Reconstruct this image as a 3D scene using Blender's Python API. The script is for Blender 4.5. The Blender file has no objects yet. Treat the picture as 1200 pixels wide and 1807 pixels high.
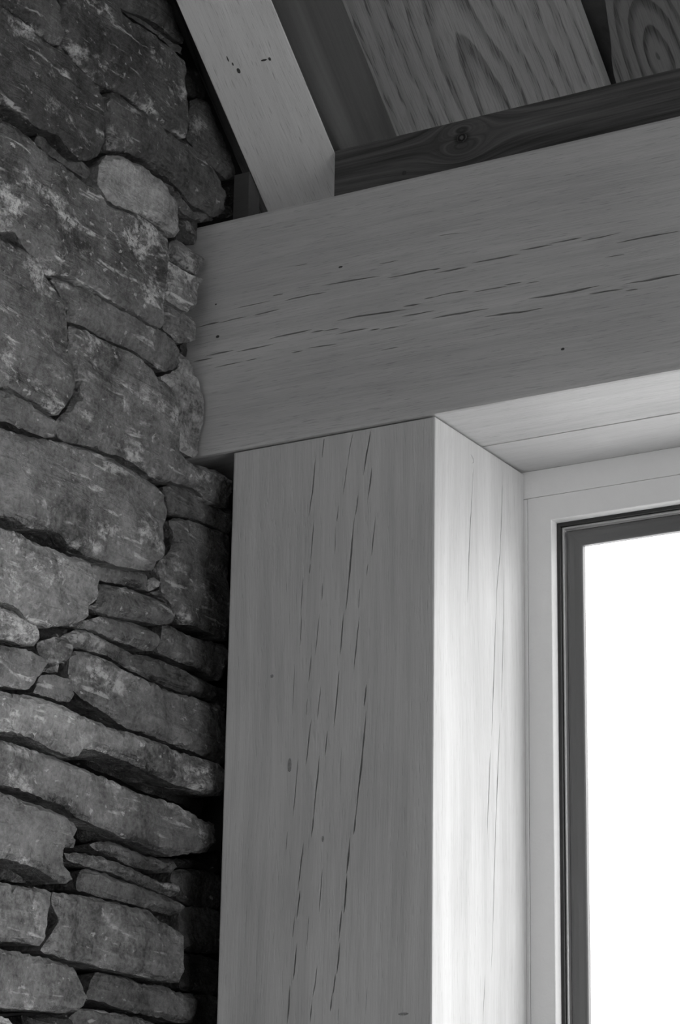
import bpy, bmesh, math, random
import numpy as np
from mathutils import Vector, Matrix, noise
from mathutils.geometry import delaunay_2d_cdt

random.seed(7)
SC = bpy.context.scene
COL = SC.collection

# ------------------------------------------------------------------ camera
# world: x right along the beam, y out through the window, z up; the origin is
# the corner where beam, post face and window reveal meet (metres)
cam_d = bpy.data.cameras.new('camera')
cam = bpy.data.objects.new('camera', cam_d); COL.objects.link(cam)
cam_d.sensor_fit = 'HORIZONTAL'; cam_d.sensor_width = 36.0
cam_d.lens = 138.8540
cam_d.clip_start = 0.02; cam_d.clip_end = 200
cam.matrix_world = Matrix([[0.86566, 0.142378, 0.479959, 1.467018], [0.500368, -0.277141, -0.820259, -2.739336], [0.01623, 0.950222, -0.311151, -1.148573], [0.0, 0.0, 0.0, 1.0]])
SC.camera = cam

# ------------------------------------------------------------------ light
SC.view_settings.view_transform = 'Standard'
SC.view_settings.look = 'None'
SC.view_settings.gamma = 1.0
SC.view_settings.exposure = 0.0
SC.view_settings.use_curve_mapping = False
wd = bpy.data.worlds.new('overcast_sky'); SC.world = wd; wd.use_nodes = True
wn = wd.node_tree.nodes['Background']
wn.inputs['Color'].default_value = (1, 1, 1, 1)
wn.inputs['Strength'].default_value = 4.7          # even white overcast sky

def daylight(name, loc, aim, sx, sy, watts):
    """area lamp standing in for daylight from the unseen part of the room"""
    l = bpy.data.lights.new(name, 'AREA'); l.shape = 'RECTANGLE'; l.size = sx; l.size_y = sy; l.energy = watts
    o = bpy.data.objects.new(name, l); COL.objects.link(o)
    o.location = loc; o.rotation_euler = (Vector(aim) - Vector(loc)).to_track_quat('-Z', 'Y').to_euler()
    return o
daylight('daylight_right_window', (2.58, -1.0, -0.75), (0, -1.0, -.75), 1.7, 1.9, 28)
daylight('daylight_back_fill', (0.6, -4.40, -0.6), (0.6, 0, -.6), 2.6, 2.0, 29)  # added fill lamp; the back wall behind it has no opening

sun_d = bpy.data.lights.new('hazy_sun', 'SUN'); sun_d.energy = .55; sun_d.angle = math.radians(22)
sun = bpy.data.objects.new('hazy_sun', sun_d); COL.objects.link(sun)             # low veiled sun, raking across the window
sun.rotation_euler = Vector((-1, -.24, -.17)).to_track_quat('-Z', 'Y').to_euler()

BEAM_H = 0.3363; REVEAL = 0.2546; POST_W = 0.30
SLOPE = 0.71180                                      # roof pitch
YP = 0.05                                            # face of the blocking boards
X_WALL = -0.36

# ------------------------------------------------------------------ materials
class N:
    """tiny node-building helper"""
    def __init__(s, name):
        s.m = bpy.data.materials.new(name); s.m.use_nodes = True
        s.t = s.m.node_tree; s.t.nodes.clear()
        s.out = s.t.nodes.new('ShaderNodeOutputMaterial')
    def n(s, typ, ins=None, **props):
        k = s.t.nodes.new(typ)
        for a, v in props.items(): setattr(k, a, v)
        for i, v in (ins or {}).items(): s.put(k.inputs[i], v)
        return k
    def put(s, sock, v):
        if isinstance(v, bpy.types.NodeSocket): s.t.links.new(v, sock)
        else: sock.default_value = v
    def math(s, op, a, b=0.0, c=0.0, clamp=False):
        k = s.n('ShaderNodeMath', {0: a, 1: b, 2: c}, operation=op, use_clamp=clamp); return k.outputs[0]
    def ramp(s, v, lo, hi, a=0.0, b=1.0):
        k = s.n('ShaderNodeMapRange', {0: v, 1: lo, 2: hi, 3: a, 4: b}, clamp=True, interpolation_type='SMOOTHSTEP'); return k.outputs[0]
    def coords(s):
        return s.n('ShaderNodeTexCoord').outputs['Object']
    def scaled(s, vec, sc, loc=(0, 0, 0)):
        return s.n('ShaderNodeMapping', {'Vector': vec, 'Scale': sc, 'Location': loc}).outputs[0]
    def noise(s, vec, scale=1.0, detail=3.0, rough=0.5, dist=0.0):
        return s.n('ShaderNodeTexNoise', {'Vector': vec, 'Scale': scale, 'Detail': detail, 'Roughness': rough, 'Distortion': dist}).outputs[0]
    def gray(s, v):
        return s.n('ShaderNodeCombineColor', {0: v, 1: v, 2: v}).outputs[0]
    def finish(s, col, rough=0.6, bump=None, strength=0.2, dist=0.002, spec=0.3, metallic=0.0):
        b = s.n('ShaderNodeBsdfPrincipled', {'Base Color': col, 'Roughness': rough, 'Metallic': metallic, 'Specular IOR Level': spec})
        if bump is not None:
            k = s.n('ShaderNodeBump', {'Strength': strength, 'Distance': dist, 'Height': bump})
            s.t.links.new(k.outputs[0], b.inputs['Normal'])
        s.t.links.new(b.outputs[0], s.out.inputs[0]); return s.m

def axis_scale(axis, along, across):
    v = [across] * 3; v[axis] = along; return tuple(v)

def wood(name, axis, base, bands=0.12, fine=0.10, band_sc=16, pores=0.25, seed=0.0, rough=0.55, wander=0.012):
    b = N(name); co = b.coords()
    co = b.n('ShaderNodeMapping', {'Vector': co, 'Location': (seed, seed * 1.7, seed * .6)}).outputs[0]
    w1 = b.n('ShaderNodeTexNoise', {'Vector': b.scaled(co, axis_scale(axis, 1.6, 5)), 'Scale': 1.0, 'Detail': 1.0})
    off = b.n('ShaderNodeVectorMath', {0: w1.outputs['Color'], 1: (.5, .5, .5)}, operation='SUBTRACT').outputs[0]
    off = b.n('ShaderNodeVectorMath', {0: off, 'Scale': wander * 2}, operation='SCALE').outputs[0]
    co = b.n('ShaderNodeVectorMath', {0: co, 1: off}, operation='ADD').outputs[0]
    big = b.noise(b.scaled(co, axis_scale(axis, .8, band_sc)), 1, 3, .55)
    mid = b.noise(b.scaled(co, axis_scale(axis, 3.0, 75)), 1, 3, .6)
    fib = b.noise(b.scaled(co, axis_scale(axis, 11, 560)), 1, 2, .6)
    por = b.ramp(b.noise(b.scaled(co, axis_scale(axis, 40, 800)), 1, 1, .5), .60, .74)
    blot = b.noise(co, 5, 2, .5)
    v = b.math('MULTIPLY_ADD', b.math('SUBTRACT', big, .5), 2.6 * bands, 1.0)
    v = b.math('ADD', v, b.math('MULTIPLY', b.math('SUBTRACT', mid, .5), 1.6 * bands))
    v = b.math('ADD', v, b.math('MULTIPLY', b.math('SUBTRACT', fib, .5), 2.2 * fine))
    v = b.math('ADD', v, b.math('MULTIPLY', b.math('SUBTRACT', blot, .5), .22))
    v = b.math('MULTIPLY', v, b.math('MULTIPLY_ADD', por, -pores, 1.0))
    v = b.math('MULTIPLY', v, base, clamp=True)
    h = b.math('SUBTRACT', fib, b.math('MULTIPLY', por, .8))
    return b.finish(b.gray(v), rough, h, .22, .0012)

def cathedral(name, base, cx, vy, k, freq, dark=.35, seed=0.0, fine=.12):
    """plain-sawn oak: growth rings cut as nested arches, long and steep along local y"""
    b = N(name); co = b.coords()
    wob = b.math('SUBTRACT', b.noise(b.scaled(co, (10, 3.0, 10), (seed, 0, 0)), 1, 2, .5), .5)
    wob2 = b.math('SUBTRACT', b.noise(b.scaled(co, (60, 22.0, 60), (seed, 0, 0)), 1, 2, .5), .5)
    sp = b.n('ShaderNodeSeparateXYZ', {0: co})
    u = b.math('SUBTRACT', sp.outputs[0], cx)
    vv = b.math('SUBTRACT', sp.outputs[1], vy)
    r = b.math('SQRT', b.math('ADD', b.math('MULTIPLY', u, u), b.math('MULTIPLY', b.math('MULTIPLY', vv, vv), k)))
    ph = b.math('ADD', b.math('MULTIPLY', r, freq), b.math('MULTIPLY', wob, 2.2))
    ph = b.math('ADD', ph, b.math('MULTIPLY', wob2, .3))
    saw = b.math('FRACT', ph)
    ring = b.math('MULTIPLY', b.ramp(saw, .38, .86), b.ramp(saw, 1.0, .92))
    fib = b.noise(b.scaled(co, (480, 16, 480)), 1, 2, .6)
    por = b.math('MULTIPLY', b.ramp(b.noise(b.scaled(co, (420, 26, 420)), 1, 1, .5), .50, .64), b.math('MULTIPLY_ADD', ring, .75, .25))
    big = b.noise(b.scaled(co, (5, 3, 5)), 1, 2, .5)
    v = b.math('SUBTRACT', 1.06, b.math('MULTIPLY', ring, b.ramp(r, .028, .075, dark * 2.0, dark)))
    v = b.math('MULTIPLY', v, b.math('MULTIPLY_ADD', por, -.5, 1.0))
    v = b.math('ADD', v, b.math('MULTIPLY', b.math('SUBTRACT', fib, .5), 2 * fine))
    v = b.math('ADD', v, b.math('MULTIPLY', b.math('SUBTRACT', big, .5), .4))
    v = b.math('MULTIPLY', v, base, clamp=True)
    return b.finish(b.gray(v), .5, b.math('SUBTRACT', fib, por), .3, .0015)

def knotty(name, base, kx, kz):
    """dark board whose grain flows round a knot (local x along the board)"""
    b = N(name); co = b.coords()
    sp = b.n('ShaderNodeSeparateXYZ', {0: co})
    dx = b.math('SUBTRACT', sp.outputs[0], kx); dz = b.math('SUBTRACT', sp.outputs[2], kz)
    d2 = b.math('ADD', b.math('MULTIPLY', b.math('MULTIPLY', dx, dx), .45), b.math('MULTIPLY', dz, dz))
    d = b.math('SQRT', d2)
    swirl = b.math('DIVIDE', b.math('MULTIPLY', dz, .0010), b.math('ADD', d2, .00030))
    z2 = b.math('SUBTRACT', sp.outputs[2], swirl)
    q = b.n('ShaderNodeCombineXYZ', {0: b.math('MULTIPLY', sp.outputs[0], 3.0), 1: 0.0, 2: b.math('MULTIPLY', z2, 150)}).outputs[0]
    g = b.noise(q, 1, 4, .6, .4)
    fib = b.noise(b.scaled(co, (18, 420, 420)), 1, 2, .6)
    v = b.math('MULTIPLY_ADD', b.math('SUBTRACT', g, .5), 3.2, 1.0)
    v = b.math('ADD', v, b.math('MULTIPLY', b.math('SUBTRACT', fib, .5), .5))
    v = b.math('MAXIMUM', v, .3)
    v = b.math('MULTIPLY', v, b.ramp(d, .0045, .011, .30, 1.0))
    v = b.math('MULTIPLY', v, base, clamp=True)
    return b.finish(b.gray(v), .5, fib, .2, .001)

def knot_material():
    """a small knot: pale heart inside a dark bark ring (object centred on the knot)"""
    b = N('knot_wood'); co = b.coords()
    d = b.n('ShaderNodeVectorMath', {0: co}, operation='LENGTH').outputs['Value']
    d = b.math('ADD', d, b.math('MULTIPLY', b.math('SUBTRACT', b.noise(co, 300, 3, .6), .5), .003))
    v = b.math('ADD', b.ramp(d, .0022, .0038, .10, .014), b.ramp(d, .0052, .0066, 0.0, .06))
    return b.finish(b.gray(v), .6, b.noise(co, 500, 3, .6), .5, .001)

def stone_material():
    b = N('slate_stone')
    info = b.n('ShaderNodeObjectInfo')
    co = b.coords()
    rnd = b.math('MULTIPLY', info.outputs['Random'], 9.0)
    p = b.n('ShaderNodeVectorMath', {0: co, 1: b.n('ShaderNodeCombineXYZ', {0: rnd, 1: rnd, 2: rnd}).outputs[0]}, operation='ADD').outputs[0]
    big = b.noise(p, 9, 4, .55, .3)
    mid = b.noise(p, 34, 5, .6)
    fine = b.noise(p, 170, 4, .65)
    strata = b.noise(b.scaled(p, (60, 9, 110)), 1, 4, .6, .6)
    base = b.n('ShaderNodeSeparateColor', {0: info.outputs['Color']}).outputs[0]
    v = b.math('MULTIPLY_ADD', b.math('SUBTRACT', big, .5), 2.2, .95)
    v = b.math('ADD', v, b.math('MULTIPLY', b.math('SUBTRACT', mid, .5), 2.0))
    v = b.math('ADD', v, b.math('MULTIPLY', b.math('SUBTRACT', fine, .5), 1.9))
    v = b.math('ADD', v, b.math('MULTIPLY', b.math('SUBTRACT', strata, .5), .45))
    v = b.math('MAXIMUM', v, .25)
    v = b.math('MULTIPLY', v, base)
    # pale lichen, lime runs and quartz flecks: patches of their own
    patch = b.noise(b.scaled(p, (13, 11, 19)), 1, 6, .7, .1)
    sprk = b.noise(p, 120, 4, .75, .1)
    al = info.outputs['Alpha']
    lich = b.math('MULTIPLY', b.ramp(b.math('MULTIPLY_ADD', al, .12, patch), .60, .73), b.ramp(b.math('MULTIPLY_ADD', patch, .35, sprk), .56, .76))
    fleck = b.ramp(b.math('MULTIPLY_ADD', al, .06, b.noise(b.scaled(p, (95, 70, 110)), 1, 3, .55, .2)), .67, .75)
    streak = b.math('MULTIPLY', b.ramp(b.math('MULTIPLY_ADD', al, .07, b.noise(b.scaled(p, (30, 11, 80)), 1, 3, .5, .2)), .66, .75), b.ramp(sprk, .34, .52))
    lm = b.math('ADD', b.math('ADD', lich, b.math('MULTIPLY', fleck, .7)), b.math('MULTIPLY', streak, .85), clamp=True)
    lm = b.math('MULTIPLY', lm, b.math('MULTIPLY_ADD', al, .5, .33), clamp=True)
    v = b.math('ADD', b.math('MULTIPLY', v, b.math('SUBTRACT', 1.0, lm)), b.math('MULTIPLY', lm, .62), clamp=True)
    h = b.math('ADD', b.math('MULTIPLY', mid, .9), b.math('ADD', b.math('MULTIPLY', fine, .35), b.math('MULTIPLY', strata, .55)))
    h = b.math('ADD', h, b.math('MULTIPLY', lm, .25))
    return b.finish(b.gray(v), .72, h, 1.0, .009, spec=.35)

def plain(name, v, rough=.6, metallic=0.0, spec=.4, vary=.0, sc=20):
    b = N(name)
    if vary:
        x = b.noise(b.coords(), sc, 4, .6)
        g = b.math('MULTIPLY', b.math('MULTIPLY_ADD', b.math('SUBTRACT', x, .5), 2 * vary, 1.0), v)
        return b.finish(b.gray(g), rough, x, .3, .004, spec, metallic)
    return b.finish((v, v, v, 1), rough, spec=spec, metallic=metallic)

def glass_material():
    b = N('window_glass')
    t = b.n('ShaderNodeBsdfTransparent', {'Color': (.97, .97, .97, 1)})
    g = b.n('ShaderNodeBsdfGlossy', {'Roughness': .02, 'Color': (1, 1, 1, 1)})
    f = b.n('ShaderNodeLayerWeight', {'Blend': .5}).outputs['Facing']
    f = b.math('MULTIPLY_ADD', b.math('POWER', f, 5.0), .5, .03)
    m = b.n('ShaderNodeMixShader', {0: f, 1: t.outputs[0], 2: g.outputs[0]})
    b.t.links.new(m.outputs[0], b.out.inputs[0]); return b.m

M = dict(
    beam=wood('beam_oak', 0, .43, .20, .17, 15, .22, 0.3),
    lining=wood('lining_oak', 0, .48, .10, .08, 15, .15, 2.3),
    post=wood('post_oak', 2, .49, .24, .10, 12, .12, 1.1, wander=.02),
    rafter=wood('rafter_oak', 1, .62, .13, .12, 20, .30, 3.7),
    rafter_side=wood('rafter_side_shaded_oak', 1, .072, .5, .08, 13, .15, 5.2, wander=.05),  # same rafter, with the shade on its sides put into the colour
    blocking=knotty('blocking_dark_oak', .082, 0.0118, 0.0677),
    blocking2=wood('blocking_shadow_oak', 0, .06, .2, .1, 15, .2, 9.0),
    board=cathedral('ceiling_oak_wide_grain', .215, -0.0316, 0.0752, .035, 40, .24),
    board2=cathedral('ceiling_oak_curly_grain', .105, .22, .05, .16, 60, .28, 4.0),
    stone=stone_material(),
    core=plain('dark_wall_core', .03, .9, vary=.5, sc=14),
    frame=plain('grey_painted_frame', .66, .5, vary=.03, sc=60),
    gasket=plain('black_rubber_gasket', .02, .45),
    bead=plain('grey_aluminium_bead', .45, .35, .6),
    sash=plain('dark_grey_coated_aluminium', .09, .38, .0, .5),
    glass=glass_material(),
    floor=plain('dark_timber_floor', .22, .5, vary=.1, sc=4),
    plaster=plain('pale_plaster', .5, .85, vary=.06, sc=9),
    ground=plain('pale_gravel_ground', .75, .9, vary=.2, sc=30),
    knot=knot_material(),
    soft_knot=plain('grey_knot_wood', .22, .6, vary=.5, sc=250),
    seam=plain('dark_knot_wood', .05, .7, vary=.4, sc=200),
)

# ------------------------------------------------------------------ helpers
def obj(name, me, mat, parent=None, kind=None, loc=None, smooth=False):
    if isinstance(me, bmesh.types.BMesh):
        bm = me; me = bpy.data.meshes.new(name); bm.normal_update(); bm.to_mesh(me); bm.free()
    if mat is not None and not me.materials: me.materials.append(mat)
    o = bpy.data.objects.new(name, me); COL.objects.link(o)
    if parent is not None: o.parent = parent
    if loc is not None: o.location = loc
    if kind: o['kind'] = kind
    if smooth:
        for p in me.polygons: p.use_smooth = True
    return o

def thing(name, label, cat, loc=(0, 0, 0), rot=(0, 0, 0), group=None):
    o = bpy.data.objects.new(name, None); COL.objects.link(o)
    o.empty_display_size = .05
    o.location = loc; o.rotation_euler = rot; o['label'] = label; o['category'] = cat
    if group: o['group'] = group
    return o

def tag(o, label, cat, group=None):
    o['label'] = label; o['category'] = cat
    if group: o['group'] = group
    return o

def box_bm(lo, hi, bevel=0.0, seg=2):
    bm = bmesh.new(); bmesh.ops.create_cube(bm, size=1)
    lo, hi = Vector(lo), Vector(hi)
    for v in bm.verts:
        v.co = Vector(((v.co[i] + .5) * (hi[i] - lo[i]) + lo[i]) for i in range(3))
    if bevel: bmesh.ops.bevel(bm, geom=bm.edges[:], offset=bevel, segments=seg, profile=.6, affect='EDGES')
    return bm

def checked_timber(lo, hi, faces, bevel=.002, jagged=0.0):
    """A squared timber; on the listed faces drying checks are real V grooves.
    faces: {'front': [...], 'right': [...], 'under': [...]}: each check is (half width, depth, [(u, v), ...])."""
    lo, hi = Vector(lo), Vector(hi); B = bevel
    spec = {'front': (0, 2, 1, -1), 'right': (1, 2, 0, 1), 'under': (0, 1, 2, -1)}   # u axis, v axis, normal axis, sign
    bm = box_bm(lo, hi, B, 2)
    for f, checks in faces.items():
        ua, va, na, sg = spec[f]
        plane = hi[na] if sg > 0 else lo[na]
        kill = [p for p in bm.faces if abs(p.normal[na] - sg) < 1e-3 and all(abs(v.co[na] - plane) < 1e-5 for v in p.verts)]
        bmesh.ops.delete(bm, geom=kill, context='FACES_ONLY')
        u0, u1, v0, v1 = lo[ua] + B, hi[ua] - B, lo[va] + B, hi[va] - B
        pts = [(u0, v0), (u1, v0), (u1, v1), (u0, v1)]; edges = [(0, 1), (1, 2), (2, 3), (3, 0)]
        loops = []
        for hw, dep, line in checks:
            line = [Vector(p) for p in line]
            L = [0.0]
            for a, c in zip(line, line[1:]): L.append(L[-1] + (c - a).length)
            n = max(4, min(26, int(L[-1] / .012)))
            cs = []
            for k in range(n + 1):
                t = L[-1] * k / n; i = 0
                while i < len(L) - 2 and L[i + 1] < t: i += 1
                q = (t - L[i]) / max(1e-9, L[i + 1] - L[i]); cs.append(line[i].lerp(line[i + 1], q))
            left, right = [], []
            for k in range(1, n):
                d = (cs[k + 1] - cs[k - 1]).normalized(); nn = Vector((-d.y, d.x))
                s = k / n
                prof = hw * (math.sin(math.pi * s) ** .6) * (.75 + .5 * noise.noise(Vector((cs[k].x * 90, cs[k].y * 90, hw * 7e3))))
                wig = nn * (.0007 * noise.noise(Vector((cs[k].x * 60, cs[k].y * 60, 3.3))))
                left.append(cs[k] + wig + nn * prof); right.append(cs[k] + wig - nn * prof)
            ring = [cs[0]] + left + [cs[n]] + right[::-1]
            ring = [Vector((min(max(p.x, u0 + 2e-4), u1 - 2e-4), min(max(p.y, v0 + 2e-4), v1 - 2e-4))) for p in ring]
            base = len(pts); m = len(ring)
            pts += [tuple(p) for p in ring]; edges += [(base + i, base + (i + 1) % m) for i in range(m)]
            loops.append((ring, n, dep))
        vs, es, fs, _, _, _ = delaunay_2d_cdt([Vector(p) for p in pts], edges, [], 0, 1e-7)
        def inside(p, ring):
            c = False; j = len(ring) - 1
            for i in range(len(ring)):
                a, d = ring[i], ring[j]
                if (a.y > p.y) != (d.y > p.y) and p.x < (d.x - a.x) * (p.y - a.y) / (d.y - a.y) + a.x: c = not c
                j = i
            return c
        def P3(p, depth=0.0):
            q = [0, 0, 0]; q[ua], q[va], q[na] = p.x, p.y, plane - sg * depth; return q
        V = [bm.verts.new(P3(p)) for p in vs]
        flip = (sg > 0) != ((ua, va, na) in ((0, 1, 2), (1, 2, 0)))
        boxes = [(min(p.x for p in r), max(p.x for p in r), min(p.y for p in r), max(p.y for p in r)) for r, _, _ in loops]
        for t in fs:
            c = (vs[t[0]] + vs[t[1]] + vs[t[2]]) / 3
            if any(b[0] <= c.x <= b[1] and b[2] <= c.y <= b[3] and inside(c, r) for b, (r, _, _) in zip(boxes, loops)): continue
            bm.faces.new([V[i] for i in (t[::-1] if flip else t)])
        for ring, n, dep in loops:               # the groove's two flanks run down to a sharp root
            m = len(ring)
            top = [bm.verts.new(P3(p)) for p in ring]
            root = [top[0]] + [bm.verts.new(P3((ring[k] + ring[m - k]) / 2, dep * min(1, 3 * min(k, n - k) / n + .25))) for k in range(1, n)] + [top[n]]
            for k in range(n):
                for A, C in ((top[k], top[k + 1]), (top[(m - k) % m], top[(m - k - 1) % m])):
                    q = [A, C, root[k + 1], root[k]]
                    q = [x for i, x in enumerate(q) if x not in q[:i]]
                    if len(q) > 2: bm.faces.new(q)
    return bm

# ------------------------------------------------------------------ stones
def stone_mesh(outline, x_face, seed, depth=.12, step=.0055, grid=.0075):
    """one split stone: ragged outline on the wall's face, bulged spalled front, rough sides running into the wall"""
    P = [Vector(p) for p in outline]
    n = len(P); ring = []
    for i in range(n):                                     # rounded resampling
        p0, p1, p2, p3 = P[i - 1], P[i], P[(i + 1) % n], P[(i + 2) % n]
        k = max(1, int((p2 - p1).length / step))
        for j in range(k):
            t = j / k
            cr = .5 * ((2 * p1) + (p2 - p0) * t + (2 * p0 - 5 * p1 + 4 * p2 - p3) * t * t + (3 * p1 - p0 - 3 * p2 + p3) * t ** 3)
            ring.append(cr.lerp(p1.lerp(p2, t), .45))
    out = []
    for i, p in enumerate(ring):
        d = (ring[(i + 1) % len(ring)] - ring[i - 1]); nn = Vector((d.y, -d.x)).normalized() if d.length > 1e-9 else Vector((0, 0))
        a = .0016 * noise.noise(Vector((p.x * 95, p.y * 95, seed))) + .0016 * noise.noise(Vector((p.x * 260, p.y * 260, seed + 9)))
        out.append(p + nn * a)
    ring = out; m = len(ring)
    A = np.array([tuple(p) for p in ring])
    ys = np.arange(A[:, 0].min(), A[:, 0].max(), grid); zs = np.arange(A[:, 1].min(), A[:, 1].max(), grid)
    G = np.array([(y + grid * .35 * random.uniform(-1, 1), z + grid * .35 * random.uniform(-1, 1)) for y in ys for z in zs])
    def inside(Q):
        c = np.zeros(len(Q), bool); x, y = Q[:, 0], Q[:, 1]; j = m - 1
        for i in range(m):
            (xi, yi), (xj, yj) = A[i], A[j]
            if yi != yj: c ^= ((yi > y) != (yj > y)) & (x < (xj - xi) * (y - yi) / (yj - yi) + xi)
            j = i
        return c
    def dist(Q):
        best = np.full(len(Q), 9.0)
        for i in range(m):
            a = A[i]; b = A[(i + 1) % m]; ab = b - a; t = np.clip(((Q - a) @ ab) / max(1e-12, ab @ ab), 0, 1)
            best = np.minimum(best, np.hypot(*(Q - a - t[:, None] * ab).T))
        return best
    G = G[inside(G)]; D = dist(G) if len(G) else np.zeros(0)
    ok = D > .0022; G, D = G[ok], D[ok]
    pts = [Vector(p) for p in A] + [Vector(p) for p in G]
    vs, es, fs, ov, oe, of = delaunay_2d_cdt(pts, [(i, (i + 1) % m) for i in range(m)], [], 0, 1e-7)
    if len(vs) != len(pts): D2 = dist(np.array([tuple(v) for v in vs]))
    else: D2 = np.concatenate([np.zeros(m), D])
    cen = np.array([tuple((vs[t[0]] + vs[t[1]] + vs[t[2]]) / 3) for t in fs]); keep = inside(cen)
    rr = .007 + .004 * noise.noise(Vector((seed, 0, 0)))
    lo_z = A[:, 1].min(); hi_z = A[:, 1].max()
    bm = bmesh.new(); V = []
    for v, d in zip(vs, D2):
        q = min(1.0, d / rr)
        edge = -.006 * (1 - math.sqrt(max(0, 1 - (1 - q) ** 2)))
        s = Vector((v.x, v.y, seed))
        low = noise.noise(s * 9) * .005 + noise.noise(s * 30) * .0032
        st = noise.noise(Vector((v.x * 14, v.y * 26, seed + 4))) * 3.0
        terr = (math.floor(st) + max(0, min(1, (st - math.floor(st)) * 6))) * .0026      # spalled layers
        fine = noise.noise(s * 85) * .0013 + noise.noise(Vector((v.x * 40, v.y * 210, seed))) * .0009
        V.append(bm.verts.new((x_face + edge + (low + terr) * min(1, .15 + q) + fine, v.x, v.y)))
    for t, k in zip(fs, keep):
        if k: bm.faces.new([V[i] for i in t])
    c = A.mean(0); prev = [V[i] for i in range(m)] if len(vs) == len(pts) else None
    if prev:
        for lev, (back, shrink) in enumerate(((.012, .0006), (.035, .002), (depth, .006))):
            cur = []
            for i in range(m):
                a = A[i]; dn = A[(i + 1) % m] - A[i - 1]; L = np.hypot(*dn) or 1; nn = np.array((dn[1], -dn[0])) / L
                sgn = AREA_SIGN(A)
                q = a - sgn * nn * shrink * (1 + .8 * noise.noise(Vector((a[0] * 50, a[1] * 50, seed + lev))))
                cur.append(bm.verts.new((x_face - back + .002 * noise.noise(Vector((a[0] * 70, a[1] * 70, lev))), q[0], q[1])))
            for i in range(m):
                bm.faces.new((prev[i], prev[(i + 1) % m], cur[(i + 1) % m], cur[i]))
            prev = cur
    bmesh.ops.recalc_face_normals(bm, faces=bm.faces[:])
    me = bpy.data.meshes.new('stone')
    bm.to_mesh(me); bm.free()
    for p in me.polygons: p.use_smooth = True
    try: me.set_sharp_from_angle(angle=math.radians(30))
    except Exception: pass
    return me

def AREA_SIGN(A):
    x, y = A[:, 0], A[:, 1]
    return 1.0 if (x * np.roll(y, -1) - y * np.roll(x, -1)).sum() > 0 else -1.0

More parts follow.
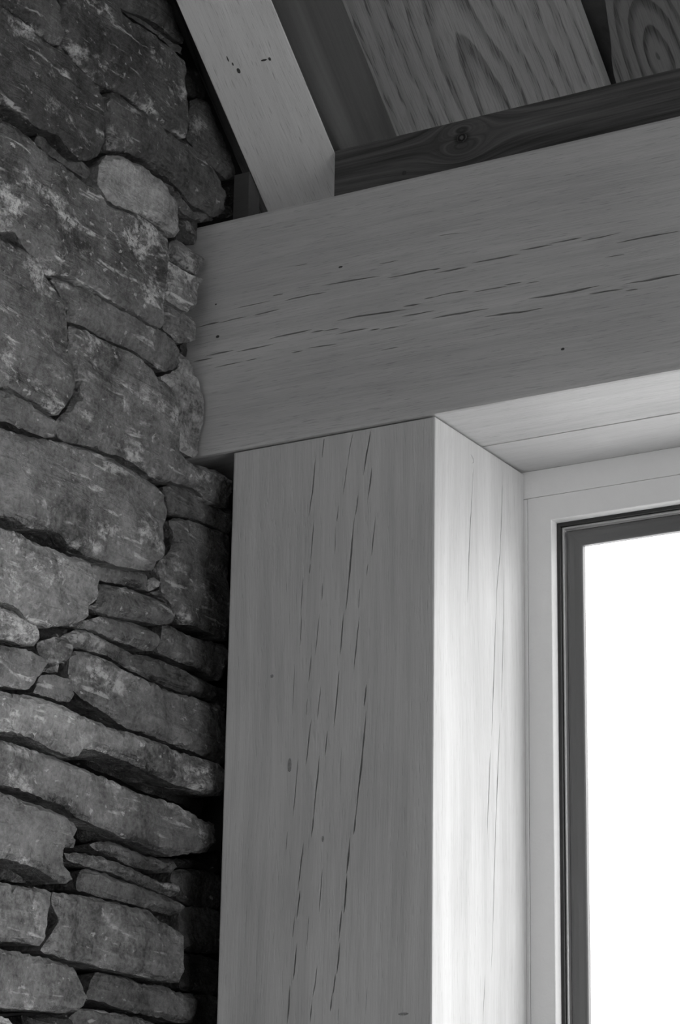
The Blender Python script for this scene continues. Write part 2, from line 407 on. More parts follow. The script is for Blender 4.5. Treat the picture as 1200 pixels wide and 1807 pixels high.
# each stone: (proud of the wall line in mm, tone, lichen, outline (y, z) in mm on its own face)
STONES = [
(15,0.62,0.5,[(-520,443),(-405,500),(-361,482),(-351,445),(-377,435),(-406,436),(-437,440),(-465,439),(-518,422)]),
(5,1.1,0.9,[(-385,513),(-350,530),(-350,495),(-360,494),(-373,492)]),
(30,0.48,0.6,[(-536,406),(-483,423),(-456,424),(-425,420),(-397,418),(-372,423),(-357,419),(-332,414),(-309,412),(-294,405),(-285,397),(-276,378),(-271,356),(-273,335),(-283,316),(-304,298),(-322,292),(-349,299),(-372,306),(-404,298),(-419,297),(-449,301),(-478,299),(-524,284)]),
(-2,0.6,0.1,[(-433,314),(-412,319),(-390,320),(-376,316),(-381,309),(-406,307),(-434,306)]),
(8,0.75,0.1,[(-383,304),(-368,313),(-342,317),(-320,313),(-292,307),(-274,308),(-260,302),(-254,291),(-277,288),(-313,289),(-336,290),(-362,292),(-384,293)]),
(22,0.6,0.65,[(-369,516),(-272,564),(-242,543),(-208,544),(-169,547),(-144,547),(-118,546),(-98,545),(-84,537),(-77,503),(-70,465),(-75,432),(-90,427),(-120,424),(-150,423),(-180,428),(-209,429),(-247,427),(-279,420),(-303,419),(-330,426),(-351,435),(-359,445),(-367,476)]),
(5,0.6,0.2,[(-228,563),(-214,563),(-170,571),(-135,572),(-99,573),(-71,574),(-67,565),(-89,563),(-119,566),(-145,566),(-184,563),(-213,562)]),
(10,0.5,0.2,[(-248,579),(-117,645),(-99,612),(-83,598),(-74,578),(-92,575),(-123,578),(-163,575),(-201,564),(-225,559)]),
(15,0.72,0.45,[(-264,410),(-237,429),(-199,431),(-170,432),(-140,427),(-105,429),(-70,431),(-39,431),(-12,426),(15,419),(29,406),(35,386),(31,366),(8,350),(-13,351),(-39,347),(-65,355),(-96,360),(-131,360),(-165,363),(-194,359),(-222,351),(-245,342),(-249,370),(-253,386)]),
(2,0.6,0.4,[(-37,510),(-8,526),(8,524),(25,506),(42,491),(59,472),(71,455),(77,439),(56,430),(34,433),(2,438),(-30,445),(-42,449),(-37,472)]),
(-12,0.45,0.1,[(-34,566),(-6,576),(11,561),(18,541),(-13,527),(-22,533)]),
(-4,0.7,0.2,[(65,395),(83,401),(88,390),(68,377),(62,382)]),
(-12,0.4,0.1,[(74,431),(99,444),(102,417),(78,405)]),
(30,1.75,0.55,[(-280,303),(-265,322),(-240,334),(-212,338),(-186,341),(-156,337),(-129,332),(-102,319),(-101,285),(-104,272),(-117,268),(-142,272),(-171,272),(-205,271),(-237,264),(-258,263),(-268,269),(-280,277)]),
(16,0.95,0.6,[(-129,351),(-102,351),(-71,346),(-42,339),(-21,335),(-49,326),(-77,328),(-101,340)]),
(4,0.7,0.3,[(-22,348),(4,359),(27,357),(-3,340)]),
(-2,0.4,0.35,[(-48,326),(8,345),(13,317),(-10,305),(-53,296)]),
(40,0.9,0.85,[(-535,255),(-480,271),(-451,268),(-430,264),(-404,262),(-378,263),(-356,261),(-324,258),(-302,260),(-288,254),(-274,248),(-242,253),(-205,262),(-176,263),(-151,259),(-132,257),(-132,254),(-131,228),(-137,199),(-139,175),(-145,155),(-139,140),(-143,128),(-166,124),(-190,126),(-223,125),(-260,124),(-296,125),(-331,123),(-365,116),(-390,108),(-406,118),(-434,124),(-456,137),(-522,121)]),
(20,0.85,0.35,[(-497,139),(-443,152),(-428,147),(-410,137),(-433,134),(-454,137),(-496,125)]),
(15,1.3,0.5,[(-94,271),(-76,283),(-40,282),(-14,280),(-21,260),(-28,249),(-58,247),(-92,247)]),
(24,1.8,1.0,[(-107,238),(-71,238),(-46,241),(-27,244),(-38,226),(-37,210),(-41,197),(-60,183),(-88,182),(-115,184),(-113,211)]),
(14,1.4,0.6,[(-104,180),(-78,185),(-48,184),(-30,185),(-29,167),(-22,158),(-60,140),(-85,144),(-100,147),(-100,165)]),
(-12,0.4,0.2,[(-19,156),(6,166),(7,146),(-8,143)]),
(22,0.95,0.4,[(-357,117),(-328,127),(-289,132),(-244,135),(-198,137),(-164,136),(-131,138),(-97,135),(-76,128),(-72,106),(-89,91),(-113,82),(-137,86),(-166,87),(-203,86),(-228,82),(-249,81),(-276,82),(-294,80),(-318,77),(-321,88),(-335,105)]),
(35,0.93,0.65,[(-514,111),(-460,123),(-431,125),(-406,122),(-390,112),(-370,100),(-348,90),(-338,74),(-334,54),(-330,30),(-322,11),(-318,-6),(-325,-28),(-332,-43),(-350,-60),(-365,-60),(-390,-57),(-419,-57),(-444,-54),(-497,-67)]),
(26,1.1,0.6,[(-322,68),(-299,73),(-281,76),(-254,75),(-227,77),(-199,79),(-162,78),(-142,72),(-118,66),(-98,62),(-83,52),(-81,24),(-78,-1),(-74,-17),(-56,-23),(-28,-22),(-8,-19),(22,-16),(51,-17),(54,-56),(20,-63),(-6,-63),(-26,-57),(-56,-58),(-85,-63),(-113,-70),(-142,-69),(-170,-64),(-198,-64),(-234,-69),(-265,-71),(-300,-78),(-329,-82),(-334,-73),(-336,-60),(-316,-40),(-306,-20),(-303,0),(-306,16),(-315,24)]),
(22,0.95,0.55,[(-480,-66),(-427,-53),(-398,-53),(-373,-55),(-347,-57),(-332,-59),(-329,-78),(-345,-85),(-374,-89),(-407,-91),(-427,-91),(-477,-101)]),
(14,2.3,0.35,[(-67,127),(-49,127),(-31,119),(-17,103),(-6,89),(-2,61),(2,38),(-2,16),(-11,-4),(-26,-8),(-50,-7),(-57,-1),(-59,33),(-59,56),(-70,67),(-95,73),(-100,80),(-77,93),(-59,108)]),
(40,1.0,0.5,[(-499,-120),(-438,-111),(-397,-104),(-352,-94),(-318,-89),(-279,-84),(-244,-81),(-208,-82),(-175,-84),(-143,-87),(-124,-94),(-112,-110),(-112,-121),(-120,-137),(-117,-156),(-113,-169),(-122,-179),(-136,-188),(-137,-197),(-162,-205),(-198,-211),(-230,-214),(-260,-217),(-286,-219),(-317,-214),(-338,-206),(-367,-210),(-400,-216),(-428,-212),(-489,-220)]),
(10,0.85,0.25,[(-79,-65),(-61,-57),(-32,-51),(-7,-50),(19,-56),(49,-54),(80,-49),(81,-83),(51,-84),(20,-85),(-15,-89),(-44,-95),(-63,-98),(-70,-82)]),
(5,0.9,0.5,[(-55,-103),(-31,-94),(8,-88),(49,-85),(90,-84),(91,-154),(93,-228),(57,-228),(22,-229),(-13,-232),(-32,-225),(-43,-214),(-63,-206),(-69,-185),(-80,-170),(-55,-147),(-44,-122)]),
(46,1.25,0.7,[(-495,-244),(-434,-233),(-402,-234),(-369,-233),(-336,-232),(-303,-229),(-281,-229),(-271,-239),(-263,-250),(-265,-269),(-277,-280),(-285,-287),(-286,-300),(-317,-315),(-357,-328),(-390,-330),(-419,-320),(-439,-319),(-487,-327)]),
(0,0.7,0.4,[(-338,-203),(-306,-189),(-285,-185),(-267,-192),(-253,-202),(-283,-206),(-309,-206)]),
(5,0.6,0.2,[(-445,-205),(-391,-194),(-379,-198),(-394,-207),(-444,-217)]),
(12,0.9,0.25,[(-226,-207),(-195,-201),(-150,-194),(-115,-193),(-114,-206),(-104,-213),(-148,-218),(-184,-223),(-215,-228),(-227,-217)]),
(8,1.9,0.6,[(-105,-209),(-101,-197),(-89,-190),(-75,-195),(-83,-203),(-101,-212)]),
(22,0.92,0.45,[(-229,-237),(-198,-232),(-162,-226),(-125,-225),(-87,-226),(-63,-230),(-60,-240),(-71,-250),(-99,-257),(-132,-261),(-168,-266),(-204,-272),(-248,-273),(-231,-262),(-228,-248)]),
(0,0.9,0.5,[(-84,-208),(-56,-195),(-41,-205),(-36,-212),(-60,-210)]),
(30,1.15,0.8,[(-466,-327),(-413,-317),(-389,-317),(-371,-322),(-362,-330),(-357,-341),(-362,-350),(-386,-354),(-410,-355),(-463,-363)]),
(12,0.9,0.55,[(-271,-299),(-237,-284),(-207,-273),(-172,-267),(-135,-263),(-103,-263),(-81,-267),(-81,-277),(-92,-289),(-119,-293),(-152,-293),(-183,-294),(-219,-294),(-249,-298)]),
(2,0.95,0.4,[(-58,-246),(-32,-241),(-3,-243),(42,-241),(93,-235),(92,-273),(75,-288),(49,-282),(15,-282),(-25,-283),(-63,-283),(-67,-277),(-59,-261)]),
(2,0.8,0.25,[(-272,-314),(-248,-299),(-222,-293),(-182,-295),(-155,-296),(-118,-298),(-81,-292),(-43,-291),(-4,-292),(25,-294),(65,-296),(96,-295),(97,-318),(52,-318),(12,-320),(-22,-323),(-60,-322),(-98,-321),(-135,-319),(-172,-314),(-207,-316),(-242,-320),(-259,-319)]),
(10,0.85,0.3,[(-329,-336),(-296,-321),(-271,-316),(-263,-323),(-262,-343),(-285,-351),(-286,-361),(-315,-368),(-309,-356),(-325,-347)]),
(32,0.95,0.6,[(-464,-375),(-404,-361),(-372,-358),(-348,-359),(-335,-361),(-344,-376),(-357,-391),(-368,-404),(-384,-407),(-408,-410),(-460,-418)]),
(16,0.9,0.35,[(-325,-374),(-300,-369),(-279,-367),(-263,-366),(-263,-380),(-268,-394),(-289,-398),(-314,-398),(-339,-399),(-332,-385)]),
(16,0.95,0.4,[(-271,-359),(-268,-333),(-248,-327),(-222,-326),(-191,-325),(-155,-330),(-118,-331),(-81,-333),(-43,-332),(-4,-328),(30,-328),(73,-328),(75,-400),(30,-400),(-5,-399),(-38,-400),(-71,-399),(-113,-399),(-150,-399),(-177,-396),(-204,-389),(-230,-386),(-248,-382),(-263,-377)]),
(32,1.25,0.75,[(-459,-423),(-399,-416),(-368,-411),(-335,-409),(-302,-409),(-268,-412),(-234,-412),(-199,-414),(-163,-411),(-127,-410),(-90,-410),(-52,-413),(-19,-411),(50,-411),(47,-449),(8,-453),(-21,-454),(-59,-456),(-97,-453),(-133,-450),(-161,-448),(-187,-448),(-222,-447),(-256,-451),(-266,-461),(-285,-465),(-314,-464),(-339,-462),(-367,-460),(-395,-460),(-455,-470)]),
(25,1.0,0.5,[(-445,-477),(-393,-470),(-357,-470),(-320,-470),(-287,-471),(-253,-472),(-219,-474),(-184,-475),(-148,-478),(-112,-479),(-75,-477),(-37,-478),(-4,-482),(21,-486),(45,-486),(42,-513),(23,-527),(-10,-533),(-47,-544),(-85,-543),(-126,-541),(-161,-539),(-197,-536),(-227,-534),(-257,-532),(-283,-524),(-320,-523),(-352,-521),(-380,-520),(-441,-524)]),
(40,0.85,0.55,[(-458,-542),(-407,-535),(-383,-537),(-351,-537),(-327,-538),(-298,-542),(-281,-545),(-274,-552),(-278,-560),(-288,-563),(-275,-567),(-279,-574),(-295,-578),(-305,-584),(-302,-593),(-289,-603),(-276,-611),(-296,-619),(-320,-616),(-345,-610),(-377,-609),(-400,-608),(-452,-612)]),
(6,0.8,0.2,[(-199,-554),(-177,-546),(-151,-543),(-116,-544),(-79,-546),(-42,-545),(-14,-544),(-14,-548),(-27,-559),(-59,-564),(-91,-565),(-123,-565),(-150,-560),(-185,-558)]),
(12,0.8,0.25,[(-256,-574),(-227,-569),(-193,-567),(-158,-567),(-123,-569),(-86,-573),(-49,-575),(-12,-573),(-9,-578),(-20,-588),(-48,-590),(-85,-587),(-121,-585),(-157,-583),(-192,-582),(-226,-582),(-252,-581)]),
(6,0.85,0.3,[(-216,-588),(-196,-583),(-166,-583),(-130,-586),(-94,-586),(-62,-588),(-25,-591),(1,-595),(-5,-609),(-28,-612),(-65,-611),(-102,-611),(-137,-611),(-172,-612),(-207,-612),(-221,-612)]),
(-8,0.5,0.2,[(-390,-603),(-337,-599),(-309,-599),(-280,-601),(-267,-606),(-279,-614),(-311,-618),(-335,-619),(-388,-626)]),
(27,1.1,0.3,[(-432,-638),(-381,-632),(-353,-631),(-326,-628),(-301,-629),(-304,-648),(-304,-667),(-309,-685),(-316,-693),(-336,-694),(-367,-695),(-426,-702)]),
(22,1.05,0.3,[(-288,-627),(-245,-622),(-212,-620),(-169,-619),(-125,-619),(-89,-618),(-65,-627),(-47,-629),(-18,-636),(-17,-661),(-21,-696),(-56,-699),(-92,-699),(-137,-700),(-171,-700),(-214,-699),(-252,-700),(-280,-698),(-306,-696),(-294,-682),(-276,-658),(-290,-641)]),
(30,0.95,0.4,[(-429,-711),(-370,-707),(-339,-706),(-307,-705),(-279,-707),(-254,-710),(-243,-719),(-231,-734),(-230,-746),(-242,-757),(-270,-763),(-306,-765),(-349,-769),(-424,-771)]),
(6,0.85,0.4,[(-189,-728),(-174,-704),(-148,-701),(-104,-701),(-77,-704),(-32,-700),(1,-704),(39,-702),(40,-719),(39,-737),(8,-741),(-47,-740),(-93,-740),(-132,-739),(-163,-736),(-193,-736)]),
(0,0.8,0.35,[(-223,-778),(-196,-749),(-162,-745),(-110,-744),(-65,-745),(-19,-755)]),
(30,1.1,0.6,[(-422,-782),(-371,-782),(-351,-794),(-369,-805),(-420,-811)]),
(-10,0.6,0.2,[(11,-548),(59,-540),(113,-538),(115,-580),(61,-587),(23,-586),(2,-562)]),
(-10,0.6,0.2,[(28,-593),(116,-585),(119,-637),(65,-645),(29,-644)]),
(-10,0.6,0.2,[(32,-651),(119,-649),(119,-690),(68,-694),(30,-695)]),
(-10,0.6,0.2,[(66,-700),(117,-695),(119,-739),(66,-745)]),
(-12,0.2,0.2,[(-34,-540),(22,-532),(85,-518),(114,-505),(116,-535),(62,-538),(18,-544)]),  # from here down: gap fillers, darkened to stand for the shade between stones
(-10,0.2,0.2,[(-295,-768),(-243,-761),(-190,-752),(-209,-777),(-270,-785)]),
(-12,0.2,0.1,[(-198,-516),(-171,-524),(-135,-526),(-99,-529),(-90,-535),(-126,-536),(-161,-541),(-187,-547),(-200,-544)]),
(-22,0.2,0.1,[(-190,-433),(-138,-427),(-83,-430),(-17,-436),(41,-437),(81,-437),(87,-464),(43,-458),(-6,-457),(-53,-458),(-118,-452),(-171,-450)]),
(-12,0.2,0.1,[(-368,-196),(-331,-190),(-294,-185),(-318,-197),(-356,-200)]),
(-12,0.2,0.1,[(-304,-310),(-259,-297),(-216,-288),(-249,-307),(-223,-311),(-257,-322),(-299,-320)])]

# ------------------------------------------------------------------ room shell
Y_BACK, X_RIGHT, Z_FLOOR = -4.5, 2.7, -2.65
def roof_z(y, up=0.0): return 0.6812 + up - math.tan(SLOPE) * (y - YP)      # underside of the rafters' upper face (ceiling boards)

def prism_x(prof, x0, x1):
    bm = bmesh.new()
    a = [bm.verts.new((x0, y, z)) for y, z in prof]; b = [bm.verts.new((x1, y, z)) for y, z in prof]
    n = len(prof); bm.faces.new(a[::-1]); bm.faces.new(b)
    for i in range(n): bm.faces.new((a[i], a[(i + 1) % n], b[(i + 1) % n], b[i]))
    bmesh.ops.recalc_face_normals(bm, faces=bm.faces[:]); return bm

Y_EAVE = .62
gable = [(Y_BACK, Z_FLOOR), (Y_EAVE, Z_FLOOR), (Y_EAVE, roof_z(Y_EAVE) + .02), (Y_BACK, roof_z(Y_BACK) + .02)]
wall_left = obj('wall_left', prism_x(gable, -.80, X_WALL - .085), M['core'], kind='structure')
wall_left['label'] = 'dry-laid dark slate stone wall with pale lichen beside the oak post'
obj('floor', box_bm((-.80, Y_BACK, Z_FLOOR - .1), (X_RIGHT, .30, Z_FLOOR)), M['floor'], kind='structure')
bk = box_bm((-.80, Y_BACK - .15, Z_FLOOR - .1), (X_RIGHT + .15, Y_BACK, roof_z(Y_BACK) + .1))
obj('wall_back', bk, M['plaster'], kind='structure')
# right wall: one solid gable; the side lamp inside it stands in for a window
obj('wall_right', prism_x(gable, X_RIGHT, X_RIGHT + .15), M['plaster'], kind='structure')
obj('ground', box_bm((-30, .72, Z_FLOOR - .3), (30, 60, Z_FLOOR - .2)), M['ground'], kind='structure')
# low wall under the window and the closing wall above the beam, behind the blocking
obj('wall_front', box_bm((.004, .10, Z_FLOOR), (X_RIGHT, .34, -2.02)), M['plaster'], kind='structure')
obj('wall_eave', box_bm((-.44, .40, BEAM_H - .05), (X_RIGHT, .48, roof_z(.48) + .01)), M['core'], kind='structure')
obj('trim_1', box_bm((-.445, .148, Z_FLOOR), (-.3004, .245, BEAM_H)), M['core'], kind='structure')['label'] = 'dark packing closing the gap between post and stone wall'

for i, (proud, tone, lich, pts) in enumerate(STONES):
    xf = X_WALL + proud / 1000
    pts = [(a / 1000, min(1e9, b / 1000)) for a, b in pts]
    pts = [((min(y, -.004) if -.012 < z < BEAM_H + .012 else y), z) for y, z in pts]
    cy = sum(p[0] for p in pts) / len(pts); cz = sum(p[1] for p in pts) / len(pts)
    me = stone_mesh([(y - cy, z - cz) for y, z in pts], 0.0, i * 3.17)
    o = obj('stone', me, M['stone'], wall_left, loc=(xf, cy, cz))
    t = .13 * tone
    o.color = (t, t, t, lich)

# the same wall carries on outside the photograph: plain coursed stones, joined
def coursing():
    rnd = random.Random(3); parts = []; z = -1.45
    while z < 1.05:
        h = rnd.uniform(.045, .095); zm = z + h / 2
        if zm < -.81: y_end = .10
        elif zm < .45: y_end = -.555 - .105 * (zm - .45)
        else: y_end = min(-.12, -.545 + (zm - .43) * 1.9)
        y = -1.7
        while y < y_end - .03:
            w = min(rnd.uniform(.12, .34), y_end - y)
            if w < .03: break
            g = .004
            P = [(y + g, z + g), (y + w * .5, z + g + rnd.uniform(0, .006)), (y + w - g, z + g), (y + w - g - rnd.uniform(0, .008), z + h * .5), (y + w - g, z + h - g), (y + w * .5, z + h - g - rnd.uniform(0, .006)), (y + g, z + h - g), (y + g + rnd.uniform(0, .008), z + h * .5)]
            me = stone_mesh(P, X_WALL + rnd.uniform(-.004, .03), rnd.uniform(0, 500), step=.02, grid=.022)
            parts.append(me); y += w
        z += h
    V, F = [], []
    for me in parts:
        b = len(V); V += [tuple(v.co) for v in me.vertices]; F += [tuple(b + k for k in p.vertices) for p in me.polygons]
        bpy.data.meshes.remove(me)
    me = bpy.data.meshes.new('stone_coursing'); me.from_pydata(V, [], F)
    o = obj('stone_coursing', me, M['stone'], wall_left, kind='stuff'); o.color = (.11, .11, .11, .4)
coursing()

# ------------------------------------------------------------------ beam, post
beam = thing('timber_beam', 'long horizontal grey oak beam with drying checks resting on the oak post', 'beam', (0, 0, 0))
obj('beam_body', checked_timber((-.45, 0, 0), (X_RIGHT - .01, .1385, BEAM_H), {'front': [(0.00133,0.0117,[(-0.3672,0.1871),(-0.3472,0.1882),(-0.3273,0.1883)]),(0.00098,0.0097,[(-0.3306,0.1865),(-0.3075,0.1881),(-0.2845,0.1876)]),(0.00106,0.0102,[(-0.2764,0.1875),(-0.2552,0.1876),(-0.232,0.1885)]),(0.00098,0.0097,[(-0.3031,0.2035),(-0.2752,0.2029),(-0.2476,0.2035)]),(0.0008,0.0086,[(-0.2461,0.2098),(-0.2283,0.2092)]),(0.0015,0.0127,[(-0.2271,0.1988),(-0.2072,0.2),(-0.1848,0.1995),(-0.161,0.1989)]),(0.00142,0.0122,[(-0.1723,0.2094),(-0.1407,0.2085),(-0.1124,0.2075),(-0.0813,0.2054)]),(0.00133,0.0117,[(-0.0735,0.2003),(-0.0443,0.1997),(-0.0229,0.2),(-0.0002,0.1992)]),(0.00089,0.0092,[(-0.0846,0.2231),(-0.0537,0.2221)]),(0.00142,0.0122,[(-0.3702,0.1383),(-0.3536,0.1383),(-0.3371,0.1382)]),(0.00142,0.0122,[(-0.3505,0.1428),(-0.329,0.143),(-0.3027,0.143)]),(0.00133,0.0117,[(-0.3019,0.1398),(-0.2732,0.1399),(-0.2409,0.1404)]),(0.00089,0.0092,[(-0.3349,0.1235),(-0.3119,0.1238),(-0.289,0.1241)]),(0.00071,0.0081,[(-0.2858,0.1244),(-0.2663,0.1238)]),(0.0015,0.0127,[(-0.2515,0.1483),(-0.2316,0.1499),(-0.2059,0.1498),(-0.1821,0.15)]),(0.00133,0.0117,[(-0.1867,0.1453),(-0.1646,0.1452)]),(0.00124,0.0112,[(-0.1662,0.144),(-0.141,0.1436)]),(0.00115,0.0107,[(-0.1481,0.1359),(-0.1206,0.136),(-0.0958,0.1351)]),(0.00089,0.0092,[(-0.0958,0.1325),(-0.0803,0.1316)]),(0.00106,0.0102,[(-0.0819,0.1301),(-0.0528,0.1292)]),(0.00089,0.0092,[(-0.2148,0.1226),(-0.1957,0.1226)]),(0.00115,0.0107,[(-0.191,0.1247),(-0.1673,0.1232),(-0.1438,0.1223)]),(0.00159,0.0132,[(-0.1491,0.1548),(-0.1209,0.1553),(-0.0961,0.154),(-0.0683,0.1524),(-0.0408,0.1508)]),(0.00124,0.0112,[(-0.0484,0.1558),(-0.0196,0.1548)]),(0.00115,0.0107,[(-0.0498,0.1425),(-0.0255,0.1416),(0.0001,0.1412)]),(0.00115,0.0107,[(-0.0166,0.16),(0.0,0.1602)]),(0.00071,0.0081,[(-0.0799,0.1012),(-0.0525,0.1007)]),(0.00071,0.0081,[(-0.2148,0.246),(-0.1923,0.2456)]),(0.00124,0.0112,[(-0.0069,0.199),(0.0082,0.1982)]),(0.00133,0.0117,[(-0.0039,0.1934),(0.0233,0.1928),(0.0472,0.1917)]),(0.00142,0.0122,[(0.0487,0.1963),(0.068,0.1958),(0.0946,0.1955),(0.1224,0.1949)]),(0.00142,0.0122,[(0.1195,0.2001),(0.1443,0.199),(0.1688,0.1976)]),(0.00133,0.0117,[(0.1616,0.2005),(0.1846,0.2002),(0.2075,0.1994)]),(0.00124,0.0112,[(0.2046,0.1949),(0.2329,0.1946),(0.2611,0.1954)]),(0.00142,0.0122,[(0.251,0.1824),(0.2832,0.1824),(0.3108,0.1816),(0.341,0.1808)]),(0.00115,0.0107,[(-0.0067,0.1599),(0.0174,0.1612),(0.0502,0.1596)]),(0.00106,0.0102,[(0.0532,0.1558),(0.0768,0.1552),(0.1032,0.1545)]),(0.00106,0.0102,[(0.0974,0.1573),(0.1236,0.1561)]),(0.00098,0.0097,[(0.128,0.1529),(0.1482,0.1523)]),(0.0015,0.0127,[(-0.0065,0.1309),(0.0205,0.1311),(0.0473,0.1302),(0.0783,0.1288)]),(0.0015,0.0127,[(0.0694,0.1191),(0.0973,0.1177),(0.1234,0.1155),(0.1551,0.115)]),(0.00177,0.0143,[(0.1293,0.1318),(0.1581,0.1306),(0.1867,0.1295),(0.2122,0.13),(0.2333,0.1297)]),(0.00142,0.0122,[(0.2135,0.1214),(0.2374,0.1206),(0.2624,0.1189)]),(0.00185,0.0148,[(0.264,0.1258),(0.2902,0.1244),(0.315,0.1244),(0.3408,0.1236)]),(0.00089,0.0092,[(0.2624,0.1162),(0.2818,0.1151)]),(0.0008,0.0086,[(0.2367,0.1663),(0.2661,0.1648)]),(0.00071,0.0081,[(0.0019,0.2446),(0.0381,0.2419)])]}, .0045), M['beam'], beam)
post = thing('timber_post', 'upright squared oak post with long vertical checks beside the stone wall', 'post', (-.15, .127, Z_FLOOR))
